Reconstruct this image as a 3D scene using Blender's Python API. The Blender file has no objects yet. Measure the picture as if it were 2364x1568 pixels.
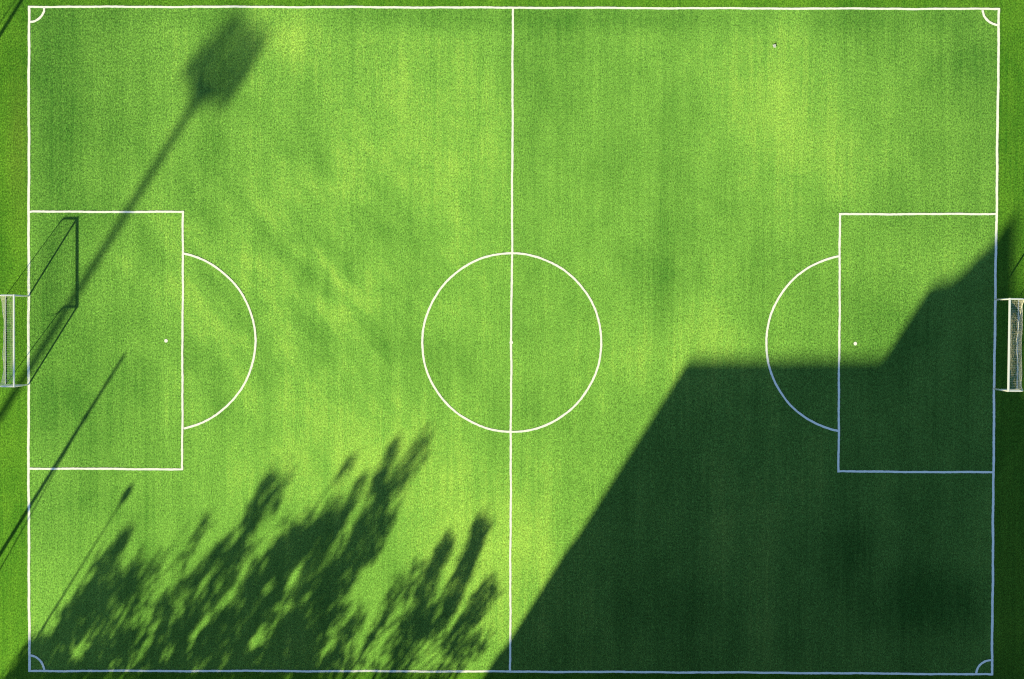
import bpy, math, random
from mathutils import Vector, Matrix, Euler

random.seed(11)
scene = bpy.context.scene
col = scene.collection
PI = math.pi

# ------------------------------------------------------------------ camera (drone, about 68 m up)
CAM_LOC = Vector((0.158, 1.011, 68.10))
CAM_ROT = Euler((-0.013341, 0.001993, 0.003528), 'XYZ')
FOV = math.radians(46.19)
cam_d = bpy.data.cameras.new("camera")
cam = bpy.data.objects.new("camera", cam_d)
col.objects.link(cam)
cam.location = CAM_LOC
cam.rotation_euler = CAM_ROT
cam_d.sensor_fit = 'HORIZONTAL'
cam_d.angle = FOV
cam_d.clip_start = 0.5
cam_d.clip_end = 4000
scene.camera = cam

_R = CAM_ROT.to_matrix()
_F = 1182.0 / math.tan(FOV / 2)


def gp(px, py):
    """survey point read off the photograph -> metres on the ground"""
    d = _R @ Vector(((px - 1182.0) / _F, (784.0 - py) / _F, -1.0))
    t = -CAM_LOC.z / d.z
    p = CAM_LOC + d * t
    return Vector((p.x, p.y, 0.0))


# ------------------------------------------------------------------ sun (low, from the south-west)
SH = Vector((2.77, 4.44)) / 2.0          # ground shift of a shadow per metre of height
EL = math.atan(1.0 / SH.length)
AZ = math.atan2(-SH.x, -SH.y)            # compass bearing towards the sun, clockwise from +Y
SUN_DIR = Vector((-SH.x, -SH.y, 1.0)).normalized()

sun_d = bpy.data.lights.new("sun", 'SUN')
sun_d.energy = 5.0
sun_d.angle = math.radians(0.55)
sun_d.color = (1.0, 0.88, 0.42)
sun = bpy.data.objects.new("sun", sun_d)
col.objects.link(sun)
sun.location = (-60, -90, 60)
sun.rotation_euler = (-SUN_DIR).to_track_quat('-Z', 'Y').to_euler()

world = bpy.data.worlds.new("World")
scene.world = world
world.use_nodes = True
wn = world.node_tree
bg = wn.nodes['Background']
sky = wn.nodes.new('ShaderNodeTexSky')
sky.sky_type = 'NISHITA'
sky.sun_disc = False
sky.sun_elevation = EL
sky.sun_rotation = AZ % (2 * PI)
sky.air_density = 1.6
sky.dust_density = 0.1
sky.ozone_density = 4.0
wn.links.new(sky.outputs[0], bg.inputs[0])
bg.inputs[1].default_value = 0.15

scene.view_settings.view_transform = 'Standard'
scene.view_settings.look = 'None'
scene.view_settings.exposure = 0.0
scene.view_settings.gamma = 1.0
scene.cycles.max_bounces = 6
scene.cycles.use_denoising = False
scene.cycles.filter_width = 1.15

# ------------------------------------------------------------------ node helpers


class NT:
    def __init__(self, name):
        self.mat = bpy.data.materials.new(name)
        self.mat.use_nodes = True
        self.t = self.mat.node_tree
        self.t.nodes.clear()
        self.out = self.n('ShaderNodeOutputMaterial')

    def n(self, kind, **kw):
        nd = self.t.nodes.new(kind)
        for k, v in kw.items():
            setattr(nd, k, v)
        return nd

    def l(self, a, b):
        self.t.links.new(a, b)

    def _in(self, sock, v):
        if isinstance(v, (int, float, tuple, list, Vector)):
            sock.default_value = v
        else:
            self.l(v, sock)

    def math(self, op, a, b=0.0, c=None, clamp=False):
        nd = self.n('ShaderNodeMath', operation=op, use_clamp=clamp)
        self._in(nd.inputs[0], a)
        self._in(nd.inputs[1], b)
        if c is not None:
            self._in(nd.inputs[2], c)
        return nd.outputs[0]

    def vmath(self, op, a, b=None, scale=None):
        nd = self.n('ShaderNodeVectorMath', operation=op)
        self._in(nd.inputs[0], a)
        if b is not None:
            self._in(nd.inputs[1], b)
        if scale is not None:
            self._in(nd.inputs['Scale'], scale)
        return nd.outputs[0]

    def noise(self, vec, scale, detail=2.0, rough=0.5, dist=0.0):
        nd = self.n('ShaderNodeTexNoise')
        self.l(vec, nd.inputs['Vector'])
        nd.inputs['Scale'].default_value = scale
        nd.inputs['Detail'].default_value = detail
        nd.inputs['Roughness'].default_value = rough
        nd.inputs['Distortion'].default_value = dist
        return nd.outputs['Fac']

    def mapv(self, vec, scale=(1, 1, 1), rot=(0, 0, 0), loc=(0, 0, 0)):
        nd = self.n('ShaderNodeMapping')
        self.l(vec, nd.inputs['Vector'])
        nd.inputs['Scale'].default_value = scale
        nd.inputs['Rotation'].default_value = rot
        nd.inputs['Location'].default_value = loc
        return nd.outputs[0]

    def rng(self, v, a, b, c, d, smooth=False):
        nd = self.n('ShaderNodeMapRange')
        nd.clamp = True
        if smooth:
            nd.interpolation_type = 'SMOOTHSTEP'
        self._in(nd.inputs['Value'], v)
        nd.inputs['From Min'].default_value = a
        nd.inputs['From Max'].default_value = b
        nd.inputs['To Min'].default_value = c
        nd.inputs['To Max'].default_value = d
        return nd.outputs[0]

    def mix(self, f, a, b, blend='MIX'):
        nd = self.n('ShaderNodeMix', data_type='RGBA', blend_type=blend)
        self._in(nd.inputs[0], f)
        self._in(nd.inputs[6], a)
        self._in(nd.inputs[7], b)
        return nd.outputs[2]

    def rgb(self, c):
        nd = self.n('ShaderNodeRGB')
        nd.outputs[0].default_value = (*c, 1.0)
        return nd.outputs[0]

    def pos(self):
        return self.n('ShaderNodeNewGeometry').outputs['Position']

    def blob(self, xy, cx, cy, rx, ry, rot=0.0):
        """soft oval mask: 1 in the middle, 0 outside"""
        v = self.vmath('SUBTRACT', xy, (cx, cy, 0))
        v = self.mapv(v, scale=(1 / rx, 1 / ry, 0), rot=(0, 0, rot)) if rot == 0 else \
            self.mapv(self.mapv(v, rot=(0, 0, rot)), scale=(1 / rx, 1 / ry, 0))
        nd = self.n('ShaderNodeVectorMath', operation='LENGTH')
        self.l(v, nd.inputs[0])
        return self.rng(nd.outputs['Value'], 0.0, 1.0, 1.0, 0.0, True)


SUN_LEAN = Vector((SUN_DIR.x, SUN_DIR.y, 0)).normalized()  # sunward tilt of the shading normals, added to brighten turf and line paint


def turf_normal(m, p, lean, rough):
    """shading normal tilted sunward to brighten the surface, each tuft a little differently"""
    a = m.n('ShaderNodeTexNoise')
    m.l(m.mapv(p, scale=(11, 9, 1)), a.inputs['Vector'])
    a.inputs['Scale'].default_value = 1.0
    a.inputs['Detail'].default_value = 3.0
    a.inputs['Roughness'].default_value = 0.7
    v = m.vmath('SUBTRACT', a.outputs['Color'], (0.5, 0.5, 0.5))
    v = m.vmath('MULTIPLY', v, (rough, rough, 0.0))
    v = m.vmath('ADD', v, (SUN_LEAN.x * lean, SUN_LEAN.y * lean, 1.0))
    return m.vmath('NORMALIZE', v)


def grass_material(name, outside=False):
    m = NT(name)
    p = m.pos()
    # large drifts of paler, drier turf
    big = m.noise(m.mapv(p, loc=(3.1, 7.7, 0)), 0.085, 3, 0.55, 0.4)
    mid = m.noise(m.mapv(p, scale=(1.0, 0.8, 1)), 0.45, 3, 0.6, 0.3)
    # mower passes: long thin bands up and down the pitch
    band = m.noise(m.mapv(p, scale=(0.75, 0.022, 1)), 1.0, 2, 0.6)
    fineband = m.noise(m.mapv(p, scale=(6.0, 0.16, 1)), 1.0, 3, 0.65)
    grain = m.noise(m.mapv(p, scale=(1.2, 0.65, 1)), 15.0, 4, 0.8)
    grain2 = m.noise(p, 4.0, 3, 0.7)
    dry_lit = m.math('MULTIPLY_ADD', big, 0.55, -0.275)
    dry_lit = m.math('ADD', dry_lit, m.math('MULTIPLY_ADD', mid, 0.5, -0.25))
    dry_lit = m.math('ADD', dry_lit, m.math('MULTIPLY_ADD', band, 0.45, -0.225))
    dry_lit = m.math('ADD', dry_lit, m.math('MULTIPLY_ADD', fineband, 0.55, -0.275))
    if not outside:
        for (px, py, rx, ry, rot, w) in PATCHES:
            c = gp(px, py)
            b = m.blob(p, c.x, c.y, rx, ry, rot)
            dry_lit = m.math('ADD', dry_lit, m.math('MULTIPLY', b, w))
        # window-reflected light painted into the colour: diagonal ripples left of the centre circle
        light_rip = m.noise(m.mapv(m.mapv(p, rot=(0, 0, math.radians(52))), scale=(0.17, 0.50, 1)), 1.0, 3, 0.55, 0.25)
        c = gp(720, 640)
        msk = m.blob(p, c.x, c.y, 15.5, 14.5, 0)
        light_rip = m.math('MULTIPLY', m.rng(light_rip, 0.34, 0.66, -0.24, 0.36), msk)
        dry_lit = m.math('ADD', dry_lit, light_rip)
        dry_lit = m.math('ADD', dry_lit, 0.42)
    else:
        dry_lit = m.math('ADD', m.math('MULTIPLY', dry_lit, 1.2), 0.30)
    dry_lit = m.math('ADD', dry_lit, m.math('MULTIPLY_ADD', grain2, 0.5, -0.25))
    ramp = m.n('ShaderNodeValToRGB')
    m.l(dry_lit, ramp.inputs[0])
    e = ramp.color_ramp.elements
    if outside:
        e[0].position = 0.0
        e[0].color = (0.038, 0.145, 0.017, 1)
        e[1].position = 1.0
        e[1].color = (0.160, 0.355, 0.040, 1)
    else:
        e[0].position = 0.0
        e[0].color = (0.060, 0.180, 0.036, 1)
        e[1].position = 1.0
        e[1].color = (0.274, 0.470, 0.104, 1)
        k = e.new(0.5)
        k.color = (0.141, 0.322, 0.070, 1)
    g = m.math('MULTIPLY_ADD', grain, 2.6, -0.30)
    g = m.rng(g, 0.35, 1.75, 0.10, 1.80)
    c = m.mix(1.0, ramp.outputs[0], g, 'MULTIPLY')
    if outside:
        # worn brown strip behind the left goal line
        w = gp(42, 330)
        b = m.blob(p, w.x, w.y, 1.0, 7.5, 0)
        b = m.math('MULTIPLY', b, m.rng(mid, 0.3, 0.6, 0.05, 0.32))
        c = m.mix(b, c, (0.085, 0.105, 0.030, 1))
    d = m.n('ShaderNodeBsdfDiffuse')
    m.l(c, d.inputs['Color'])
    nn = turf_normal(m, p, 0.85, 2.2)
    m.l(turf_normal(m, p, 2.2, 4.5), d.inputs['Normal'])
    # waxy sheen of the blades
    gl = m.n('ShaderNodeBsdfGlossy')
    m.l(c, gl.inputs['Color'])
    gl.inputs['Roughness'].default_value = 0.60
    m.l(nn, gl.inputs['Normal'])
    mx = m.n('ShaderNodeMixShader')
    mx.inputs[0].default_value = 0.46
    m.l(d.outputs[0], mx.inputs[1])
    m.l(gl.outputs[0], mx.inputs[2])
    m.l(mx.outputs[0], m.out.inputs[0])
    return m.mat


# patches of paler (+) or darker (-) turf: px, py, rx m, ry m, rotation, amount
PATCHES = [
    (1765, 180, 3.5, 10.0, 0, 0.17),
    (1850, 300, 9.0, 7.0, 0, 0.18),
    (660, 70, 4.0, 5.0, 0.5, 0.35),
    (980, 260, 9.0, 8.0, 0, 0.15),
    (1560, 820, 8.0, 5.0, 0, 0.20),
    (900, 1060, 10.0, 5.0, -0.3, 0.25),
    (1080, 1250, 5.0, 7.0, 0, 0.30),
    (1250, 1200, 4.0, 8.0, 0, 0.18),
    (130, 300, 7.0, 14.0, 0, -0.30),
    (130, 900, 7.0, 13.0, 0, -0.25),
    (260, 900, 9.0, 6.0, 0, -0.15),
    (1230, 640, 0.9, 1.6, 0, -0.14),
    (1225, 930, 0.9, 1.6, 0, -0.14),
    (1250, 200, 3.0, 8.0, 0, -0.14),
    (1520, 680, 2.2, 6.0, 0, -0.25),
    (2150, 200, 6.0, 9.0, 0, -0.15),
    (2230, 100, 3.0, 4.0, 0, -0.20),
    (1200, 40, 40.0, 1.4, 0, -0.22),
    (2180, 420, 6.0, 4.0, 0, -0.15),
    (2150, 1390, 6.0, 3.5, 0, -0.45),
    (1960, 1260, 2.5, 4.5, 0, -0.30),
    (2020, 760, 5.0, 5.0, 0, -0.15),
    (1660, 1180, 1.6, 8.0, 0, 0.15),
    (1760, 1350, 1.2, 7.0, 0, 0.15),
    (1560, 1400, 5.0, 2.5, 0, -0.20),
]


def paint_material():
    m = NT("white_line_paint")
    p = m.pos()
    a = m.noise(p, 16.0, 4, 0.75)
    f = m.rng(a, 0.30, 0.44, 0.40, 0.0)
    c = m.mix(f, (0.95, 0.95, 0.94, 1), (0.50, 0.58, 0.45, 1))
    d = m.n('ShaderNodeBsdfDiffuse')
    m.l(c, d.inputs['Color'])
    m.l(turf_normal(m, p, 0.28, 0.7), d.inputs['Normal'])
    m.l(d.outputs[0], m.out.inputs[0])
    return m.mat


def plain_material(name, colr, rough=0.5, var=0.12, scale=3.0, metallic=0.0):
    m = NT(name)
    tc = m.n('ShaderNodeTexCoord').outputs['Object']
    a = m.noise(tc, scale, 4, 0.6)
    lo = tuple(max(0, x * (1 - var)) for x in colr) + (1,)
    hi = tuple(min(1, x * (1 + var)) for x in colr) + (1,)
    c = m.mix(a, lo, hi)
    b = m.n('ShaderNodeBsdfPrincipled')
    m.l(c, b.inputs['Base Color'])
    b.inputs['Roughness'].default_value = rough
    b.inputs['Metallic'].default_value = metallic
    m.l(b.outputs[0], m.out.inputs[0])
    return m.mat


def leaf_material():
    m = NT("tree_leaf")
    p = m.pos()
    a = m.noise(p, 1.3, 3, 0.6)
    c = m.mix(m.rng(a, 0.3, 0.7, 0, 1), (0.035, 0.07, 0.015, 1), (0.08, 0.12, 0.03, 1))
    d = m.n('ShaderNodeBsdfDiffuse')
    m.l(c, d.inputs['Color'])
    m.l(d.outputs[0], m.out.inputs[0])
    return m.mat


M = {
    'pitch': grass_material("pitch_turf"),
    'ground': grass_material("surround_turf", True),
    'line': paint_material(),
    'goal': plain_material("goal_white_enamel", (0.92, 0.92, 0.90), 0.35, 0.03, 5),
    'net': plain_material("net_cord", (0.92, 0.87, 0.70), 0.8, 0.05, 6),
    'steel': plain_material("galvanised_steel", (0.34, 0.35, 0.36), 0.45, 0.12, 4, 0.6),
    'lamp': plain_material("lamp_housing", (0.10, 0.10, 0.11), 0.5, 0.1, 4),
    'glass': plain_material("lamp_glass", (0.75, 0.76, 0.74), 0.15, 0.05, 4),
    'leaf': leaf_material(),
    'bark': plain_material("tree_bark", (0.12, 0.09, 0.065), 0.9, 0.35, 7),
    'wall': plain_material("rendered_wall", (0.42, 0.37, 0.30), 0.9, 0.10, 1.2),
    'roof': plain_material("roof_tiles", (0.24, 0.11, 0.075), 0.85, 0.2, 2.5),
    'window': plain_material("window_glass", (0.05, 0.065, 0.08), 0.08, 0.1, 1),
    'frame': plain_material("window_frame", (0.7, 0.7, 0.68), 0.5, 0.05, 4),
    'door': plain_material("painted_door", (0.09, 0.14, 0.20), 0.5, 0.1, 4),
    'paper': plain_material("crumpled_paper", (0.93, 0.90, 0.76), 0.8, 0.08, 30),
    'brown': plain_material("dead_leaf", (0.10, 0.045, 0.02), 0.9, 0.2, 30),
}

# ------------------------------------------------------------------ mesh helpers


def tag(o, label=None, cat=None, group=None, kind=None):
    if label:
        o['label'] = label
    if cat:
        o['category'] = cat
    if group:
        o['group'] = group
    if kind:
        o['kind'] = kind
    return o


def empty(name, loc, rz=0.0):
    o = bpy.data.objects.new(name, None)
    o.location = loc
    o.rotation_euler = (0, 0, rz)
    o.empty_display_size = 0.5
    col.objects.link(o)
    return o


class MB:
    def bar(self, a, b, w, h, tilt=0.0):
        """box-section bar with chamfered edges between two points on one level"""
        a, b = Vector(a), Vector(b)
        d = (b - a).normalized()
        n = Vector((-d.y, d.x, 0)).normalized()
        u = Vector((0, 0, 1))
        c = 0.18 * min(w, h)
        prof = [(w / 2 - c, h / 2), (-w / 2 + c, h / 2), (-w / 2, h / 2 - c), (-w / 2, -h / 2 + c), (-w / 2 + c, -h / 2), (w / 2 - c, -h / 2), (w / 2, -h / 2 + c), (w / 2, h / 2 - c)]
        ct, st = math.cos(tilt), math.sin(tilt)
        prof = [(x * ct + z * st, z * ct - x * st) for x, z in prof]
        i = len(self.v)
        for p in (a, b):
            self.v += [tuple(p + n * x + u * z) for x, z in prof]
        for k in range(8):
            self.f.append((i + k, i + (k + 1) % 8, i + 8 + (k + 1) % 8, i + 8 + k))
        self.f.append(tuple(i + k for k in reversed(range(8))))
        self.f.append(tuple(i + 8 + k for k in range(8)))

    def __init__(self):
        self.v, self.f = [], []

    def face(self, pts):
        i = len(self.v)
        self.v += [tuple(p) for p in pts]
        self.f.append(tuple(range(i, i + len(pts))))

    def box(self, lo, hi):
        x0, y0, z0 = lo
        x1, y1, z1 = hi
        i = len(self.v)
        self.v += [(x0, y0, z0), (x1, y0, z0), (x1, y1, z0), (x0, y1, z0),
                   (x0, y0, z1), (x1, y0, z1), (x1, y1, z1), (x0, y1, z1)]
        for q in ((0, 3, 2, 1), (4, 5, 6, 7), (0, 1, 5, 4), (1, 2, 6, 5), (2, 3, 7, 6), (3, 0, 4, 7)):
            self.f.append(tuple(i + k for k in q))

    def tube(self, pts, rad, n=8, cap=True):
        pts = [Vector(p) for p in pts]
        if isinstance(rad, (int, float)):
            rad = [rad] * len(pts)
        base = len(self.v)
        prev = None
        for k, p in enumerate(pts):
            d = (pts[min(k + 1, len(pts) - 1)] - pts[max(k - 1, 0)]).normalized()
            if prev is None:
                a = d.orthogonal().normalized()
            else:
                a = (prev - d * prev.dot(d)).normalized()
            prev = a
            b = d.cross(a)
            for j in range(n):
                t = 2 * PI * j / n
                self.v.append(tuple(p + (a * math.cos(t) + b * math.sin(t)) * rad[k]))
        for k in range(len(pts) - 1):
            for j in range(n):
                a0 = base + k * n + j
                a1 = base + k * n + (j + 1) % n
                self.f.append((a0, a1, a1 + n, a0 + n))
        if cap:
            self.f.append(tuple(base + j for j in reversed(range(n))))
            self.f.append(tuple(base + (len(pts) - 1) * n + j for j in range(n)))

    def lathe(self, prof, c=(0, 0, 0), n=16):
        base = len(self.v)
        for r, z in prof:
            for j in range(n):
                t = 2 * PI * j / n
                self.v.append((c[0] + r * math.cos(t), c[1] + r * math.sin(t), c[2] + z))
        for k in range(len(prof) - 1):
            for j in range(n):
                a0 = base + k * n + j
                a1 = base + k * n + (j + 1) % n
                self.f.append((a0, a1, a1 + n, a0 + n))

    def build(self, name, mat, parent=None, smooth=False):
        me = bpy.data.meshes.new(name)
        me.from_pydata(self.v, [], self.f)
        me.materials.append(mat)
        if smooth:
            for p in me.polygons:
                p.use_smooth = True
        me.update()
        o = bpy.data.objects.new(name, me)
        col.objects.link(o)
        if parent is not None:
            o.parent = parent
        return o


# ------------------------------------------------------------------ ground, pitch, markings
g = MB()
S = 900
g.face([(-S, -S, 0), (S, -S, 0), (S, S, 0), (-S, S, 0)])
ground = tag(g.build('ground', M['ground']), kind='structure')

TL, TR, BR, BL = gp(67, 16), gp(2306, 21), gp(2290, 1557), gp(68, 1549)
TM, BM = gp(1184, 18), gp(1177.5, 1550.5)
g = MB()
g.face([(p.x, p.y, 0.004) for p in (TL, BL, BM, BR, TR, TM)])
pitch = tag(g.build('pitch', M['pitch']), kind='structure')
LZ = 0.008
LW = 0.117


def strip(mb, pts, width=LW, closed=False, z=LZ):
    """a hand-sprayed line: even width, slightly ragged edges"""
    pts = [Vector((p.x, p.y, 0)) for p in pts]
    res = []
    for a, b in zip(pts[:-1], pts[1:]):
        n = max(1, int((b - a).length / 0.12))
        for k in range(n):
            res.append(a.lerp(b, k / n))
    if not closed:
        res.append(pts[-1])
    N = len(res)
    base = len(mb.v)
    ph = random.random() * 9
    for k, p in enumerate(res):
        if closed:
            d = res[(k + 1) % N] - res[k - 1]
        else:
            d = res[min(k + 1, N - 1)] - res[max(k - 1, 0)]
        d.normalize()
        nrm = Vector((-d.y, d.x, 0))
        s = k * 0.12
        wob = 0.010 * math.sin(s * 0.9 + ph) + 0.006 * math.sin(s * 2.7 + ph * 2)
        ends = 0 if (not closed and (k < 2 or k > N - 3)) else 1
        a = width / 2 + random.uniform(-0.009, 0.009)
        b = width / 2 + random.uniform(-0.009, 0.009)
        q1 = p + nrm * (a + wob * ends)
        q2 = p - nrm * (b - wob * ends)
        mb.v += [(q1.x, q1.y, z), (q2.x, q2.y, z)]
    for k in range(N if closed else N - 1):
        i0 = base + 2 * k
        i1 = base + 2 * ((k + 1) % N)
        mb.f.append((i0, i0 + 1, i1 + 1, i1))


_zl = [0]


def line(name, pts, width=LW, closed=False):
    mb = MB()
    _zl[0] += 1
    strip(mb, pts, width, closed, LZ + 0.0006 * _zl[0])
    return mb.build(name, M['line'], pitch)


def ext(a, b, e=LW / 2):
    d = (b - a).normalized()
    return [a - d * e, b + d * e]


line('touchline', [TL, gp(620, 16.2), TM, gp(1750, 19.8), TR])
line('touchline', [BL, gp(620, 1549.2), BM, gp(1750, 1553), BR])
a = [TL, gp(66.5, 490), gp(66, 784), gp(66, 1083), BL]
line('goal_line', ext(a[0], a[1])[:1] + a[1:-1] + ext(a[-2], a[-1])[1:], 0.14)
a = [TR, gp(2300.5, 494), gp(2296, 795), gp(2293.3, 1090), BR]
line('goal_line', ext(a[0], a[1])[:1] + a[1:-1] + ext(a[-2], a[-1])[1:], 0.135)
line('halfway_line', [TM, gp(1182, 585), gp(1180, 791), gp(1179.5, 997), BM])


def ring(cx, cy, rx, ry, t0, t1, n):
    """arc read off the photograph (survey pixels), laid on the ground"""
    return [gp(cx + rx * math.cos(t0 + (t1 - t0) * k / n), cy + ry * math.sin(t0 + (t1 - t0) * k / n)) for k in range(n + 1)]


line('centre_circle', ring(1181.5, 791, 206.5, 206, 0, 2 * PI, 120)[:-1] + [ring(1181.5, 791, 206.5, 206, 0, 1, 2)[0]], closed=True)


def disc(name, c, r):
    mb = MB()
    _zl[0] += 1
    z = LZ + 0.0006 * _zl[0]
    mb.face([(c.x + (r + random.uniform(-.006, .006)) * math.cos(2 * PI * k / 24),
              c.y + (r + random.uniform(-.006, .006)) * math.sin(2 * PI * k / 24), z) for k in range(24)])
    return mb.build(name, M['line'], pitch)


disc('centre_spot', gp(1180.3, 791), 0.10)
disc('penalty_spot', gp(383.3, 787), 0.10)
disc('penalty_spot', gp(1974.5, 793.5), 0.10)
for c3 in ([gp(66, 489), gp(422.5, 489.5), gp(421.5, 787), gp(420.5, 1083.5), gp(67, 1082)],
           [gp(2300, 494.5), gp(1939, 494.5), gp(1937.5, 795), gp(1935.3, 1088.5), gp(2293, 1090.5)]):
    mb = MB()
    _zl[0] += 1
    z = LZ + 0.0006 * _zl[0]
    strip(mb, [c3[0]] + [ext(c3[0], c3[1])[1]], z=z)
    strip(mb, c3[1:4], z=z + 0.0003)
    strip(mb, [ext(c3[4], c3[3])[1], c3[4]], z=z)
    mb.build('penalty_area_line', M['line'], pitch)


def arc3(name, p1, p2, p3, clip):
    """circle through three survey points, arc from p1 over p2 to p3"""
    ax, ay = p1
    bx, by = p2
    cx, cy = p3
    d = 2 * (ax * (by - cy) + bx * (cy - ay) + cx * (ay - by))
    ux = ((ax * ax + ay * ay) * (by - cy) + (bx * bx + by * by) * (cy - ay) + (cx * cx + cy * cy) * (ay - by)) / d
    uy = ((ax * ax + ay * ay) * (cx - bx) + (bx * bx + by * by) * (ax - cx) + (cx * cx + cy * cy) * (bx - ax)) / d
    r = math.hypot(ax - ux, ay - uy)
    t1, t2, t3 = (math.atan2(y - uy, x - ux) for x, y in (p1, p2, p3))

    def near(t, ref):
        while t - ref > PI:
            t -= 2 * PI
        while t - ref < -PI:
            t += 2 * PI
        return t
    t1, t3 = near(t1, t2), near(t3, t2)
    return line(name, ring(ux, uy, r, r, t1, t3, 48))


arc3('penalty_arc', (424, 585.5), (589.5, 787), (424, 989.5), None)
arc3('penalty_arc', (1937, 591.5), (1768.5, 793), (1935, 995), None)
line('corner_arc', ring(68, 17, 34.5, 34, 0.05, PI / 2 - 0.05, 14), 0.12)
line('corner_arc', ring(2305, 22, 37, 36, PI / 2 + 0.05, PI - 0.05, 14), 0.125)
line('corner_arc', ring(68, 1548, 34, 35, -PI / 2 + 0.05, -0.05, 14), 0.12)
line('corner_arc', ring(2289.5, 1556, 36, 32, PI + 0.05, 1.5 * PI - 0.05, 14), 0.115)

# ------------------------------------------------------------------ goals


def make_goal(pa, pb, outward, label, zmid, xmid, belly, fall, seed, rope):
    """pa, pb: feet of the two posts; outward: +1 if 'behind the goal' is +x"""
    rnd = random.Random(seed)
    mid = (pa + pb) / 2
    w = (pb - pa).length
    h = w / 2
    rz = math.atan2((pb - pa).y, (pb - pa).x) - PI / 2
    root = empty('football_goal', (mid.x, mid.y, 0), rz)
    tag(root, label, 'goal', 'football goals')
    s = outward
    H = 2.0

    def P(b, y, z):
        return Vector((s * b, y, z))
    for y in (-h, h):
        q = MB()
        q.tube([P(0, y, -0.05), P(0, y, H - 0.03)], 0.046, 14)
        q.build('goal_post', M['goal'], root, True)
    q = MB()
    q.bar(P(0, -h - 0.05, H), P(0, h + 0.05, H), 0.115, 0.055, math.radians(20))  # section tipped towards the sun so the bar looks whiter
    q.build('crossbar', M['goal'], root)
    TB, GB = 0.80, 1.30
    for y in (-h, h):
        q = MB()
        q.bar(P(0.066, y, H), P(TB - 0.1, y, H), 0.09, 0.05)
        pts = [P(TB - 0.12, y, H), P(TB - 0.04, y, H - 0.02), P(TB + 0.01, y, H - 0.07), P(TB + 0.045, y, H - 0.16)]
        q.tube(pts, [0.036, 0.036, 0.033, 0.03], 10)
        q.build('top_bar', M['goal'], root)
        q = MB()
        q.tube([P(TB + 0.04, y, H - 0.15), P(GB, y, 0.02)], 0.02, 8)
        q.build('rear_stay', M['goal'], root)
    q = MB()
    q.tube([P(GB, -h, 0.03), P(GB, h, 0.03)], 0.022, 8)
    q.build('ground_bar', M['goal'], root)
    # the net: cords about 11 cm apart, tied to crossbar, side bars and ground bar, sagging between
    net = MB()
    R = 0.0036
    nu = int(w / 0.125)

    def fold(y):
        t = h - abs(y)
        k = math.exp(-t / fall)
        wob = 0.03 * math.sin(y * 2.3 + seed) + 0.02 * math.sin(y * 5.1 + seed * 2)
        wob *= (1 - k)
        return xmid + (TB - xmid) * k + wob * 0.6, zmid + (H - zmid) * k + wob

    def surf(y, v):
        fx, fz = fold(y)
        k = math.exp(-(h - abs(y)) / 0.5)
        if v < 0.4:
            a = v / 0.4
            sag = 0.16 * math.sin(PI * a) * (1 - k)
            return P(0.03 + (fx - 0.03) * a, y, H + (fz - H) * a - sag)
        a = (v - 0.4) / 0.6
        bl = belly * math.sin(PI * min(1, a * 1.0)) * (1 - k)
        return P(fx + (GB - fx) * a + bl, y, fz * (1 - a) + 0.02)
    nv = 24
    grid = []
    for i in range(nu + 1):
        y = -h + w * i / nu
        grid.append([surf(y, j / nv) + Vector((rnd.uniform(-.012, .012), rnd.uniform(-.012, .012), rnd.uniform(-.012, .012))) for j in range(nv + 1)])
    for i in range(nu + 1):
        net.tube(grid[i], R, 3, False)
    for j in range(nv + 1):
        net.tube([grid[i][j] for i in range(nu + 1)], (rope if j == 10 else R), 3, False)
    # side panels
    for y in (-h, h):
        rows = []
        for k in range(19):
            z = H * k / 18
            back = TB + 0.04 + (GB - TB - 0.04) * (1 - z / H)
            rows.append([P(0.03 + (back - 0.03) * j / 11, y + 0.02 * math.sin(PI * k / 18) * (1 if y < 0 else -1), z) for j in range(12)])
        for r in rows:
            net.tube(r, 0.002, 3, False)
        for j in range(12):
            net.tube([r[j] for r in rows], 0.002, 3, False)
    net.build('net', M['net'], root)
    return root


make_goal(gp(66, 888), gp(66, 684), -1, 'white goal in full sun on the left goal line, its long shadow on the grass',
          1.36, 0.84, 0.04, 0.42, 3, 0.007)
make_goal(gp(2294.3, 898), gp(2297.5, 692), 1, 'white goal on the right goal line, standing in the dark building shadow',
          1.10, 0.74, 0.26, 0.95, 5, 0.015)

# ------------------------------------------------------------------ things beside the pitch


def stand(px, py, height):
    """foot of an upright thing whose top throws its shadow on survey point px, py"""
    t = gp(px, py)
    return Vector((t.x - SH.x * height, t.y - SH.y * height, 0))


def cast(px, py, height):
    """the point at that height whose shadow falls on the survey point"""
    v = stand(px, py, height)
    v.z = height
    return v


# floodlight mast
AH = 27.0
foot = stand(474, 200, AH)
mast = tag(empty('floodlight_mast', foot), 'tall steel floodlight mast throwing the broad square-headed shadow across the upper left', 'floodlight')
q = MB()
q.lathe([(0.55, 0), (0.55, 0.12), (0.34, 0.14), (0.27, 0.5), (0.25, 12), (0.20, AH + 0.1), (0.0, AH + 0.12)], n=18)
q.build('pole', M['steel'], mast, True)
ad = (gp(523, 238) - gp(427, 158))
ad.z = 0
alen = ad.length
ad.normalize()
fr = MB()
for hz, l in ((0.0, 0.5), (0.75, 0.5), (1.5, 0.42)):
    fr.tube([ad * (-alen * l) + Vector((0, 0, AH + hz)), ad * (alen * l) + Vector((0, 0, AH + hz))], 0.07, 6)
for k in (-0.48, -0.2, 0.2, 0.48):
    fr.tube([ad * (alen * k) + Vector((0, 0, AH)), ad * (alen * k * 0.9) + Vector((0, 0, AH + 1.5))], 0.05, 6)
fr.build('lamp_frame', M['steel'], mast)
pl = MB()
pl.lathe([(0.0, AH - 0.2), (0.7, AH - 0.2), (0.7, AH + 0.0), (0.0, AH + 0.0)], n=16)
pl.build('platform', M['steel'], mast)
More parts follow.
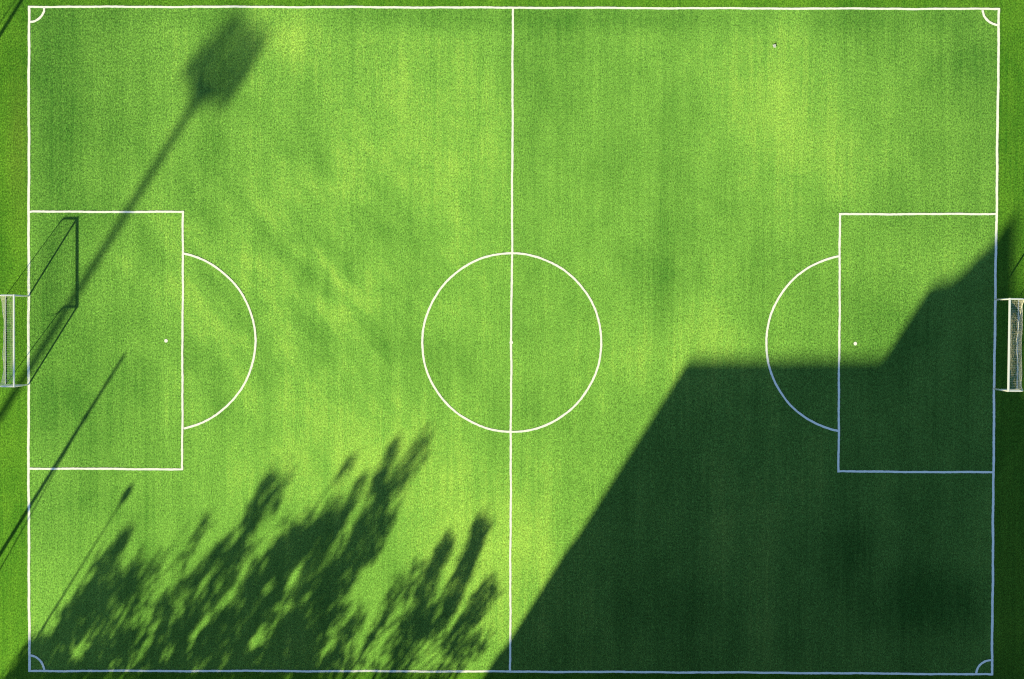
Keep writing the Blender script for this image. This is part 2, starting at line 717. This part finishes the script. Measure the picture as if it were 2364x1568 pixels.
nrm = Vector((-ad.y, ad.x, 0))
if nrm.y < 0:
    nrm = -nrm
for row, (hz, ks) in enumerate(((0.05, (-0.46, -0.31, -0.13, 0.06, 0.27, 0.45)), (0.68, (-0.33, -0.18, 0.0, 0.17, 0.33, 0.48)), (1.36, (-0.24, -0.09, 0.10, 0.28, 0.45)))):
    for k in ks:
        c = ad * (alen * k) + Vector((0, 0, AH + hz)) + nrm * 0.22
        d = (nrm + Vector((0, 0, -0.55))).normalized()
        q = MB()
        q.tube([c - d * 0.2, c - d * 0.05, c + d * 0.16], [0.11, 0.24, 0.30], 14)
        lm = q.build('lamp', M['lamp'], mast)
        q = MB()
        q.tube([c + d * 0.165, c + d * 0.185], [0.29, 0.29], 14)
        q.build('lens', M['glass'], lm)


# ball-net posts with a stay
def net_post(tip, height, stay_top, stay_foot, label):
    f = stand(*tip, height)
    root = tag(empty('net_post', f), label, 'post', 'tall posts along the left side')
    q = MB()
    q.lathe([(0.2, 0), (0.2, 0.05), (0.11, 0.06), (0.10, height * 0.6), (0.075, height), (0.0, height + 0.01)], n=12)
    q.build('pole', M['steel'], root, True)
    top = cast(*stay_top[:2], stay_top[2])
    g0 = gp(*stay_foot)
    q = MB()
    t0 = Vector((0, 0, top.z))
    q.tube([t0, g0 - f], 0.03, 6)
    q.build('stay', M['steel'], root)
    q = MB()
    q.lathe([(0.09, -0.06), (0.13, -0.06), (0.13, 0.06), (0.09, 0.06)], t0, n=10)
    q.build('collar', M['steel'], root)
    return root


net_post((288, 818), 8.5, (195, 965, 6.9), (-171, 1620), 'thin steel post with a slanting stay, casting the long line over the left penalty area')
net_post((230, -290), 8.5, (187, -222, 7.7), (-262, 434), 'thin steel post with a slanting stay, casting the double line at the top left corner')

# globe lamp at the corner
f = stand(290.5, 1143, 9.0)
lamp = tag(empty('street_lamp', f), 'slim globe lamp on a tapering pole, casting the thin line with a small oval head', 'street lamp')
q = MB()
q.lathe([(0.14, 0), (0.14, 0.5), (0.085, 0.55), (0.07, 4.0), (0.035, 8.75)], n=12)
q.build('pole', M['steel'], lamp, True)
q = MB()
q.lathe([(0.03, 8.72), (0.10, 8.76), (0.10, 8.82), (0.0, 8.82)], n=12)
q.build('collar', M['lamp'], lamp)
q = MB()
q.lathe([(0.0, 8.80), (0.10, 8.82), (0.17, 8.90), (0.195, 9.02), (0.17, 9.16), (0.10, 9.26), (0.0, 9.28)], n=16)
q.build('globe', M['glass'], lamp, True)

# ------------------------------------------------------------------ trees south of the pitch
# crown silhouettes surveyed from their shadows: polyline, half width, density (zoom A or B pixels -> survey pixels)


def A(x, y):
    return (x * 0.3192, 1067.7 + y * 0.3192)


def B(x, y):
    return (500.5 + x * 0.3723, 984.3 + y * 0.3723)


DARK = []


def dk(fn, pts, w, d):
    k = 0.3192 if fn is A else 0.3723
    DARK.append(([fn(*p) for p in pts], w * k * 0.5, d))


dk(A, [(905, 530), (790, 720), (660, 960)], 90, .85)
dk(A, [(660, 960), (520, 1150), (300, 1400)], 170, .8)
dk(A, [(930, 460), (900, 540)], 45, .3)
dk(A, [(1010, 690), (900, 960)], 70, .75)
dk(A, [(1130, 690), (1000, 900)], 50, .35)
dk(A, [(1495, 410), (1400, 590), (1310, 750)], 60, .75)
dk(A, [(1360, 520), (1260, 670)], 80, .5)
dk(A, [(1960, 150), (1840, 380), (1700, 580), (1500, 760)], 125, .95)
dk(A, [(2005, 280), (1960, 370)], 60, .8)
dk(A, [(2110, 60), (2050, 250)], 60, .28)
dk(A, [(2085, 350), (2045, 430)], 50, .5)
dk(A, [(2250, 540), (2050, 830), (1850, 1080), (1550, 1400)], 300, .93)
dk(A, [(1620, 630), (1450, 900), (1350, 1000)], 170, .85)
dk(A, [(850, 880), (650, 1130), (430, 1350)], 210, .82)
dk(A, [(1260, 1040), (1000, 1260), (650, 1450)], 200, .85)
dk(A, [(780, 700), (700, 940)], 160, .55)
dk(A, [(1100, 800), (850, 1100)], 200, .35)
dk(A, [(560, 1000), (360, 1280)], 80, .5)
dk(A, [(500, 1300), (230, 1560)], 240, .9)
dk(A, [(150, 1430), (40, 1600)], 90, .55)
dk(A, [(400, 1480), (1600, 1500)], 190, .85)
dk(A, [(1500, 1330), (2200, 1430)], 230, .92)
dk(A, [(1350, 880), (1400, 1300)], 170, .8)
dk(A, [(1480, 760), (1800, 660)], 120, .75)
dk(A, [(1700, 700), (1560, 980)], 190, .7)
dk(B, [(1290, 50), (1200, 230), (1100, 380)], 85, .7)
dk(B, [(1270, 190), (1190, 270)], 90, .6)
dk(B, [(1105, 110), (1050, 240), (980, 370)], 62, .8)
dk(B, [(1060, 430), (930, 680), (760, 930), (620, 1130)], 190, .96)
dk(B, [(830, 195), (780, 300), (745, 380)], 55, .65)
dk(B, [(905, 320), (850, 440), (810, 530)], 65, .65)
dk(B, [(740, 540), (620, 750), (480, 980)], 150, .88)
dk(B, [(1010, 600), (940, 780)], 120, .9)
dk(B, [(440, 210), (415, 340)], 70, .32)
dk(B, [(560, 700), (450, 850)], 90, .6)
dk(B, [(420, 800), (260, 1020), (60, 1280)], 240, .93)
dk(B, [(650, 1100), (480, 1320), (250, 1560)], 300, .95)
dk(B, [(890, 1170), (780, 1310), (690, 1430)], 85, .8)
dk(B, [(840, 1120), (700, 1250)], 40, .5)
dk(B, [(100, 1560), (480, 1540)], 200, .8)
dk(B, [(1640, 610), (1570, 800), (1500, 980), (1430, 1130)], 100, .92)
dk(B, [(1425, 740), (1340, 900), (1270, 1090)], 95, .88)
dk(B, [(1245, 860), (1215, 980), (1180, 1080)], 60, .6)
dk(B, [(1110, 970), (1080, 1140)], 80, .55)
dk(B, [(1690, 1010), (1590, 1160), (1430, 1350)], 115, .85)
dk(B, [(1300, 1180), (1130, 1360)], 150, .82)
dk(B, [(1420, 1130), (1320, 1250)], 130, .7)
dk(B, [(1050, 1180), (1250, 1230)], 110, .55)
dk(B, [(1640, 1320), (1480, 1470), (1360, 1600)], 120, .62)
dk(B, [(1180, 1400), (1090, 1600)], 140, .72)
dk(B, [(980, 1280), (860, 1480)], 90, .5)
dk(B, [(800, 1440), (720, 1600)], 80, .55)
dk(B, [(1000, 1480), (950, 1600)], 70, .5)

dk(A, [(330, 1430), (1200, 1480), (2300, 1450)], 340, .8)
dk(A, [(650, 1230), (1300, 1290), (2000, 1250)], 280, .6)
dk(A, [(1000, 1180), (1900, 1000)], 260, .4)
dk(A, [(350, 1280), (900, 980)], 160, .35)
GAPS = []


def gap(fn, pts, w, d):
    k = 0.3192 if fn is A else 0.3723
    GAPS.append(([fn(*p) for p in pts], w * k * 0.40, d))


gap(A, [(1175, 1120), (1100, 1220)], 55, .8)
gap(A, [(1090, 1090), (990, 1150)], 110, .8)
gap(A, [(1330, 960), (1270, 1100)], 110, .7)
gap(A, [(1530, 1070), (1370, 1300)], 60, .95)
gap(A, [(1720, 890), (1590, 1060)], 75, .9)
gap(A, [(1900, 1240), (1800, 1345)], 95, 1.0)
gap(A, [(1060, 1320), (960, 1470)], 60, .85)
gap(A, [(1660, 1370), (1610, 1470)], 45, .85)
gap(A, [(1750, 1130), (1715, 1220)], 55, .8)
gap(A, [(2170, 740), (2080, 910)], 75, .8)
gap(A, [(2250, 930), (2210, 1010)], 80, .6)
gap(A, [(1830, 680), (1740, 800)], 60, .7)
gap(A, [(960, 1330), (920, 1420)], 50, .5)
gap(A, [(640, 1220), (540, 1400)], 60, .45)
gap(A, [(820, 1480), (780, 1568)], 50, .6)
gap(A, [(1960, 870), (1900, 960)], 60, .55)
gap(B, [(830, 560), (810, 640)], 45, .7)
gap(B, [(780, 770), (730, 850)], 50, .8)
gap(B, [(520, 880), (440, 1010)], 50, .8)
gap(B, [(600, 1020), (540, 1110)], 60, .7)
gap(B, [(360, 950), (260, 1080)], 60, .5)
gap(B, [(740, 1330), (660, 1420)], 55, .8)
gap(B, [(450, 1540), (430, 1568)], 60, .8)
gap(B, [(1530, 1120), (1430, 1280)], 50, .75)
gap(B, [(1300, 1350), (1210, 1530)], 70, .6)


def seg_d(x, y, pts):
    best = 1e9
    for (x0, y0), (x1, y1) in zip(pts[:-1], pts[1:]):
        dx, dy = x1 - x0, y1 - y0
        t = max(0, min(1, ((x - x0) * dx + (y - y0) * dy) / (dx * dx + dy * dy)))
        best = min(best, math.hypot(x - x0 - dx * t, y - y0 - dy * t))
    return best


def cover(x, y):
    keep = 1.0
    for pts, w, d in DARK:
        e = seg_d(x, y, pts) / w
        if e < 1.4:
            keep *= 1 - d * max(0.0, min(1.0, (1.4 - e) / 0.7))
    if y > 1530:      # crowns go on below the picture
        lowx = x + 0.62 * (y - 1560)
        if 60 < lowx < 760 or 860 < lowx < 1060:
            keep *= 1 - 0.8 * max(0, min(1, (y - 1545) / 40))
    v = 1 - keep
    for pts, w, d in GAPS:
        e = seg_d(x, y, pts) / w
        if e < 1.3:
            v *= 1 - d * max(0.0, min(1.0, (1.3 - e) / 0.5))
    return v


TREE_PY = 2200.0
TREES = [  # foot along the tree row (survey px), lean of the row, label
    (-331, 'slender leafy tree, west end of the row, its shadow nearest the lower left corner'),
    (-181, 'leafy tree with a short side spike in its shadow, second from the west'),
    (-51, 'leafy tree with a dense narrow top, third from the west in the row'),
    (79, 'broad leafy tree casting the darkest part of the mottled shade'),
    (219, 'tallest leafy tree of the row, its shadow tips nearest the centre circle'),
    (399, 'small open-crowned tree throwing the thinner left half of the separate shade patch'),
    (499, 'small leafy tree at the east end of the row next to the building shadow'),
]
tree_xy = []
base_pts = []
for tx, lab in TREES:
    p = gp(tx, TREE_PY + random.uniform(-25, 25))
    base_pts.append(p)
K = SH.x / SH.y
leaves = [MB() for _ in TREES]
tips = [[] for _ in TREES]
rnd = random.Random(5)
CELL = 6.0
_tab = [[rnd.random() for _ in range(64)] for _ in range(64)]


def vnoise(a, b):
    i, j = math.floor(a), math.floor(b)
    fa, fb = a - i, b - j
    fa, fb = fa * fa * (3 - 2 * fa), fb * fb * (3 - 2 * fb)
    t = _tab
    v00, v10 = t[i % 64][j % 64], t[(i + 1) % 64][j % 64]
    v01, v11 = t[i % 64][(j + 1) % 64], t[(i + 1) % 64][(j + 1) % 64]
    return (v00 * (1 - fa) + v10 * fa) * (1 - fb) + (v01 * (1 - fa) + v11 * fa) * fb


def sprays(x, y):
    """foliage hangs in separate sprays with thin places between"""
    a = x + 0.62 * y
    b = -0.53 * x + 0.85 * y
    n1 = vnoise(a / 15.0, b / 30.0 + 7.3)
    n2 = vnoise(a / 8.0 + 31, b / 14.0)
    n3 = vnoise(a / 40.0 + 11, b / 90.0)
    v = 0.45 * n1 + 0.3 * n2 + 0.25 * n3
    return max(0.03, min(2.4, 1.0 + (v - 0.46) * 5.2))


y = 960.0
while y < 1900:
    x = -260.0
    while x < 1220:
        c = cover(x, y)
        if c > 0.06:
            tau = -math.log(max(0.02, 1 - min(0.97, c))) * sprays(x, y)
            w = gp(x, y)
            # which tree owns this part of the shade
            u = w.x - K * w.y
            ds = sorted(range(len(TREES)), key=lambda i: abs((base_pts[i].x - K * base_pts[i].y) - u) + rnd.uniform(0, 0.9))
            ti = ds[0]
            b = base_pts[ti]
            off = rnd.gauss(0, 0.75)
            hgt = (w.y - (b.y + off)) / SH.y
            area = (CELL / 40.8) ** 2
            n = tau * area / 0.018
            n = int(n) + (1 if rnd.random() < n - int(n) else 0)
            if hgt > 2.6:
                ctr = Vector((w.x - SH.x * hgt, w.y - SH.y * hgt, hgt))
                if rnd.random() < 0.10:
                    tips[ti].append(ctr)
                mb = leaves[ti]
                for _ in range(n):
                    q = ctr + Vector((rnd.gauss(0, .08), rnd.gauss(0, .08), rnd.gauss(0, .11)))
                    a = Vector((rnd.gauss(0, 1), rnd.gauss(0, 1), rnd.gauss(0, 1))).normalized()
                    bb = a.orthogonal().normalized()
                    s = rnd.uniform(0.055, 0.10)
                    mb.face([q - b - a * s * 1.5, q - b + bb * s * 0.7, q - b + a * s * 1.5, q - b - bb * s * 0.7])
        x += CELL
    y += CELL

for i, (tx, lab) in enumerate(TREES):
    b = base_pts[i]
    root = tag(empty('leafy_tree', b), lab, 'tree', 'trees in a row south of the pitch')
    leaves[i].build('crown', M['leaf'], root)
    t = MB()
    top = max([p.z for p in tips[i]] + [5])
    ax = [Vector((0.15 * math.sin(k * 1.3 + i), 0.12 * math.cos(k * 1.7 + i), top * 0.93 * k / 8)) for k in range(9)]
    t.tube(ax, [0.17 * (1 - k / 8.6) + 0.012 for k in range(9)], 8)
    for p in sorted(tips[i], key=lambda p: rnd.random())[:60]:
        e = p - b
        hz = max(1.6, e.z - 0.8 - 0.5 * math.hypot(e.x, e.y))
        k = min(7.9, hz / (top * 0.93) * 8)
        s = ax[int(k)].lerp(ax[min(8, int(k) + 1)], k - int(k))
        m_ = s.lerp(e, 0.55) + Vector((0, 0, -0.15))
        t.tube([s, m_, e], [0.045, 0.028, 0.008], 5, False)
    t.build('trunk', M['bark'], root)

# ------------------------------------------------------------------ building south of the pitch
BPY = 2800.0     # its north front runs along this survey row
f0 = gp(1180, BPY)
FY = f0.y


def front(px, py):
    """x, height on the north front for a roofline shadow point"""
    w = gp(px, py)
    h = (w.y - FY) / SH.y
    return (w.x - SH.x * h, h)


prof = [front(1592, 826), front(2042, 824), front(2150, 655), front(2176, 646), front(2206, 640), front(2236, 616), front(2262, 584), front(2292, 562), front(2318, 522), front(2350, 478), front(2312, 650), front(2312, 672), front(2376, 676), front(2252, 900)]
x_end = prof[-1][0] + 34
DEPTH = 15.0
bl = tag(empty('apartment_building', (prof[0][0], FY, 0)), 'large building with a stepped and gabled roofline whose shadow fills the lower right', 'building')
ox = prof[0][0]
cur = [(x - ox, z) for x, z in prof] + [(x_end - ox, prof[-1][1])]
# walls: front and back follow the roofline, in vertical strips
wl = MB()
steps = []
for (xa, za), (xb, zb) in zip(cur[:-1], cur[1:]):
    if xb - xa < 0.02:
        xb = xa
    steps.append((xa, za, xb, zb))
outline = [(-0.45, 0), (-0.45, 12.3), (-0.28, 12.3), (-0.28, 14.6), (-0.12, 14.6), (-0.12, 17.4), (0, 17.4)] + cur + [(cur[-1][0], 0)]
wl.face([(x, 0, z) for x, z in outline])
wl.face([(x, -DEPTH, z) for x, z in reversed(outline)])
for (xa, za), (xb, zb) in zip(outline[:7], outline[1:8]):
    wl.face([(xa, 0, za), (xb, 0, zb), (xb, -DEPTH, zb), (xa, -DEPTH, za)])
wl.face([(cur[-1][0], 0, 0), (cur[-1][0], -DEPTH, 0), (cur[-1][0], -DEPTH, cur[-1][1]), (cur[-1][0], 0, cur[-1][1])])
wl.build('wall', M['wall'], bl)
rf = MB()
for xa, za, xb, zb in steps:
    rf.face([(xa, 0, za + 0.002), (xb, 0, zb + 0.002), (xb, -DEPTH, zb + 0.002), (xa, -DEPTH, za + 0.002)])
rf.build('roof', M['roof'], bl)
for fl in range(6):
    z = 1.2 + fl * 3.1
    k = 0
    x = 1.8
    while x < cur[-1][0] - 2.2:
        if not (fl == 0 and 13 < x < 16.5):
            q = MB()
            q.box((x, 0.004, z), (x + 1.5, 0.06, z + 1.6))
            w = q.build('window', M['frame'], bl)
            q = MB()
            q.box((x + 0.1, 0.062, z + 0.1), (x + 0.72, 0.07, z + 1.5))
            q.box((x + 0.78, 0.062, z + 0.1), (x + 1.4, 0.07, z + 1.5))
            q.build('pane', M['window'], w)
        x += 3.6
q = MB()
q.box((13.6, 0.004, 0.0), (15.6, 0.08, 2.4))
d = q.build('door', M['door'], bl)
q = MB()
q.tube([(14.55, 0.12, 0.9), (14.55, 0.12, 1.4)], 0.02, 6)
q.build('handle', M['steel'], d)

# ------------------------------------------------------------------ scrap of paper on the grass
c = gp(1787.5, 105)
scrap = tag(empty('litter_scrap', c), 'small crumpled pale paper scrap with a brown leaf on the sunny upper right grass', 'litter')
rnd = random.Random(8)
q = MB()
n = 6
for i in range(n):
    for j in range(n):
        q.v.append((-0.09 + 0.18 * i / (n - 1) + rnd.uniform(-.018, .018), -0.10 + 0.17 * j / (n - 1) + rnd.uniform(-.018, .018) - 0.02, 0.03 + rnd.uniform(0, .018)))
for i in range(n - 1):
    for j in range(n - 1):
        a0 = i * n + j
        q.f.append((a0, a0 + n, a0 + n + 1, a0 + 1))
q.build('paper', M['paper'], scrap)
q = MB()
ring_ = []
for k in range(9):
    t = 2 * PI * k / 9
    ring_.append((0.05 + 0.022 * math.cos(t), 0.10 + 0.016 * math.sin(t), 0.03 + 0.02 * math.sin(2 * t)))
q.face(ring_)
q.build('dead_leaf', M['brown'], scrap)
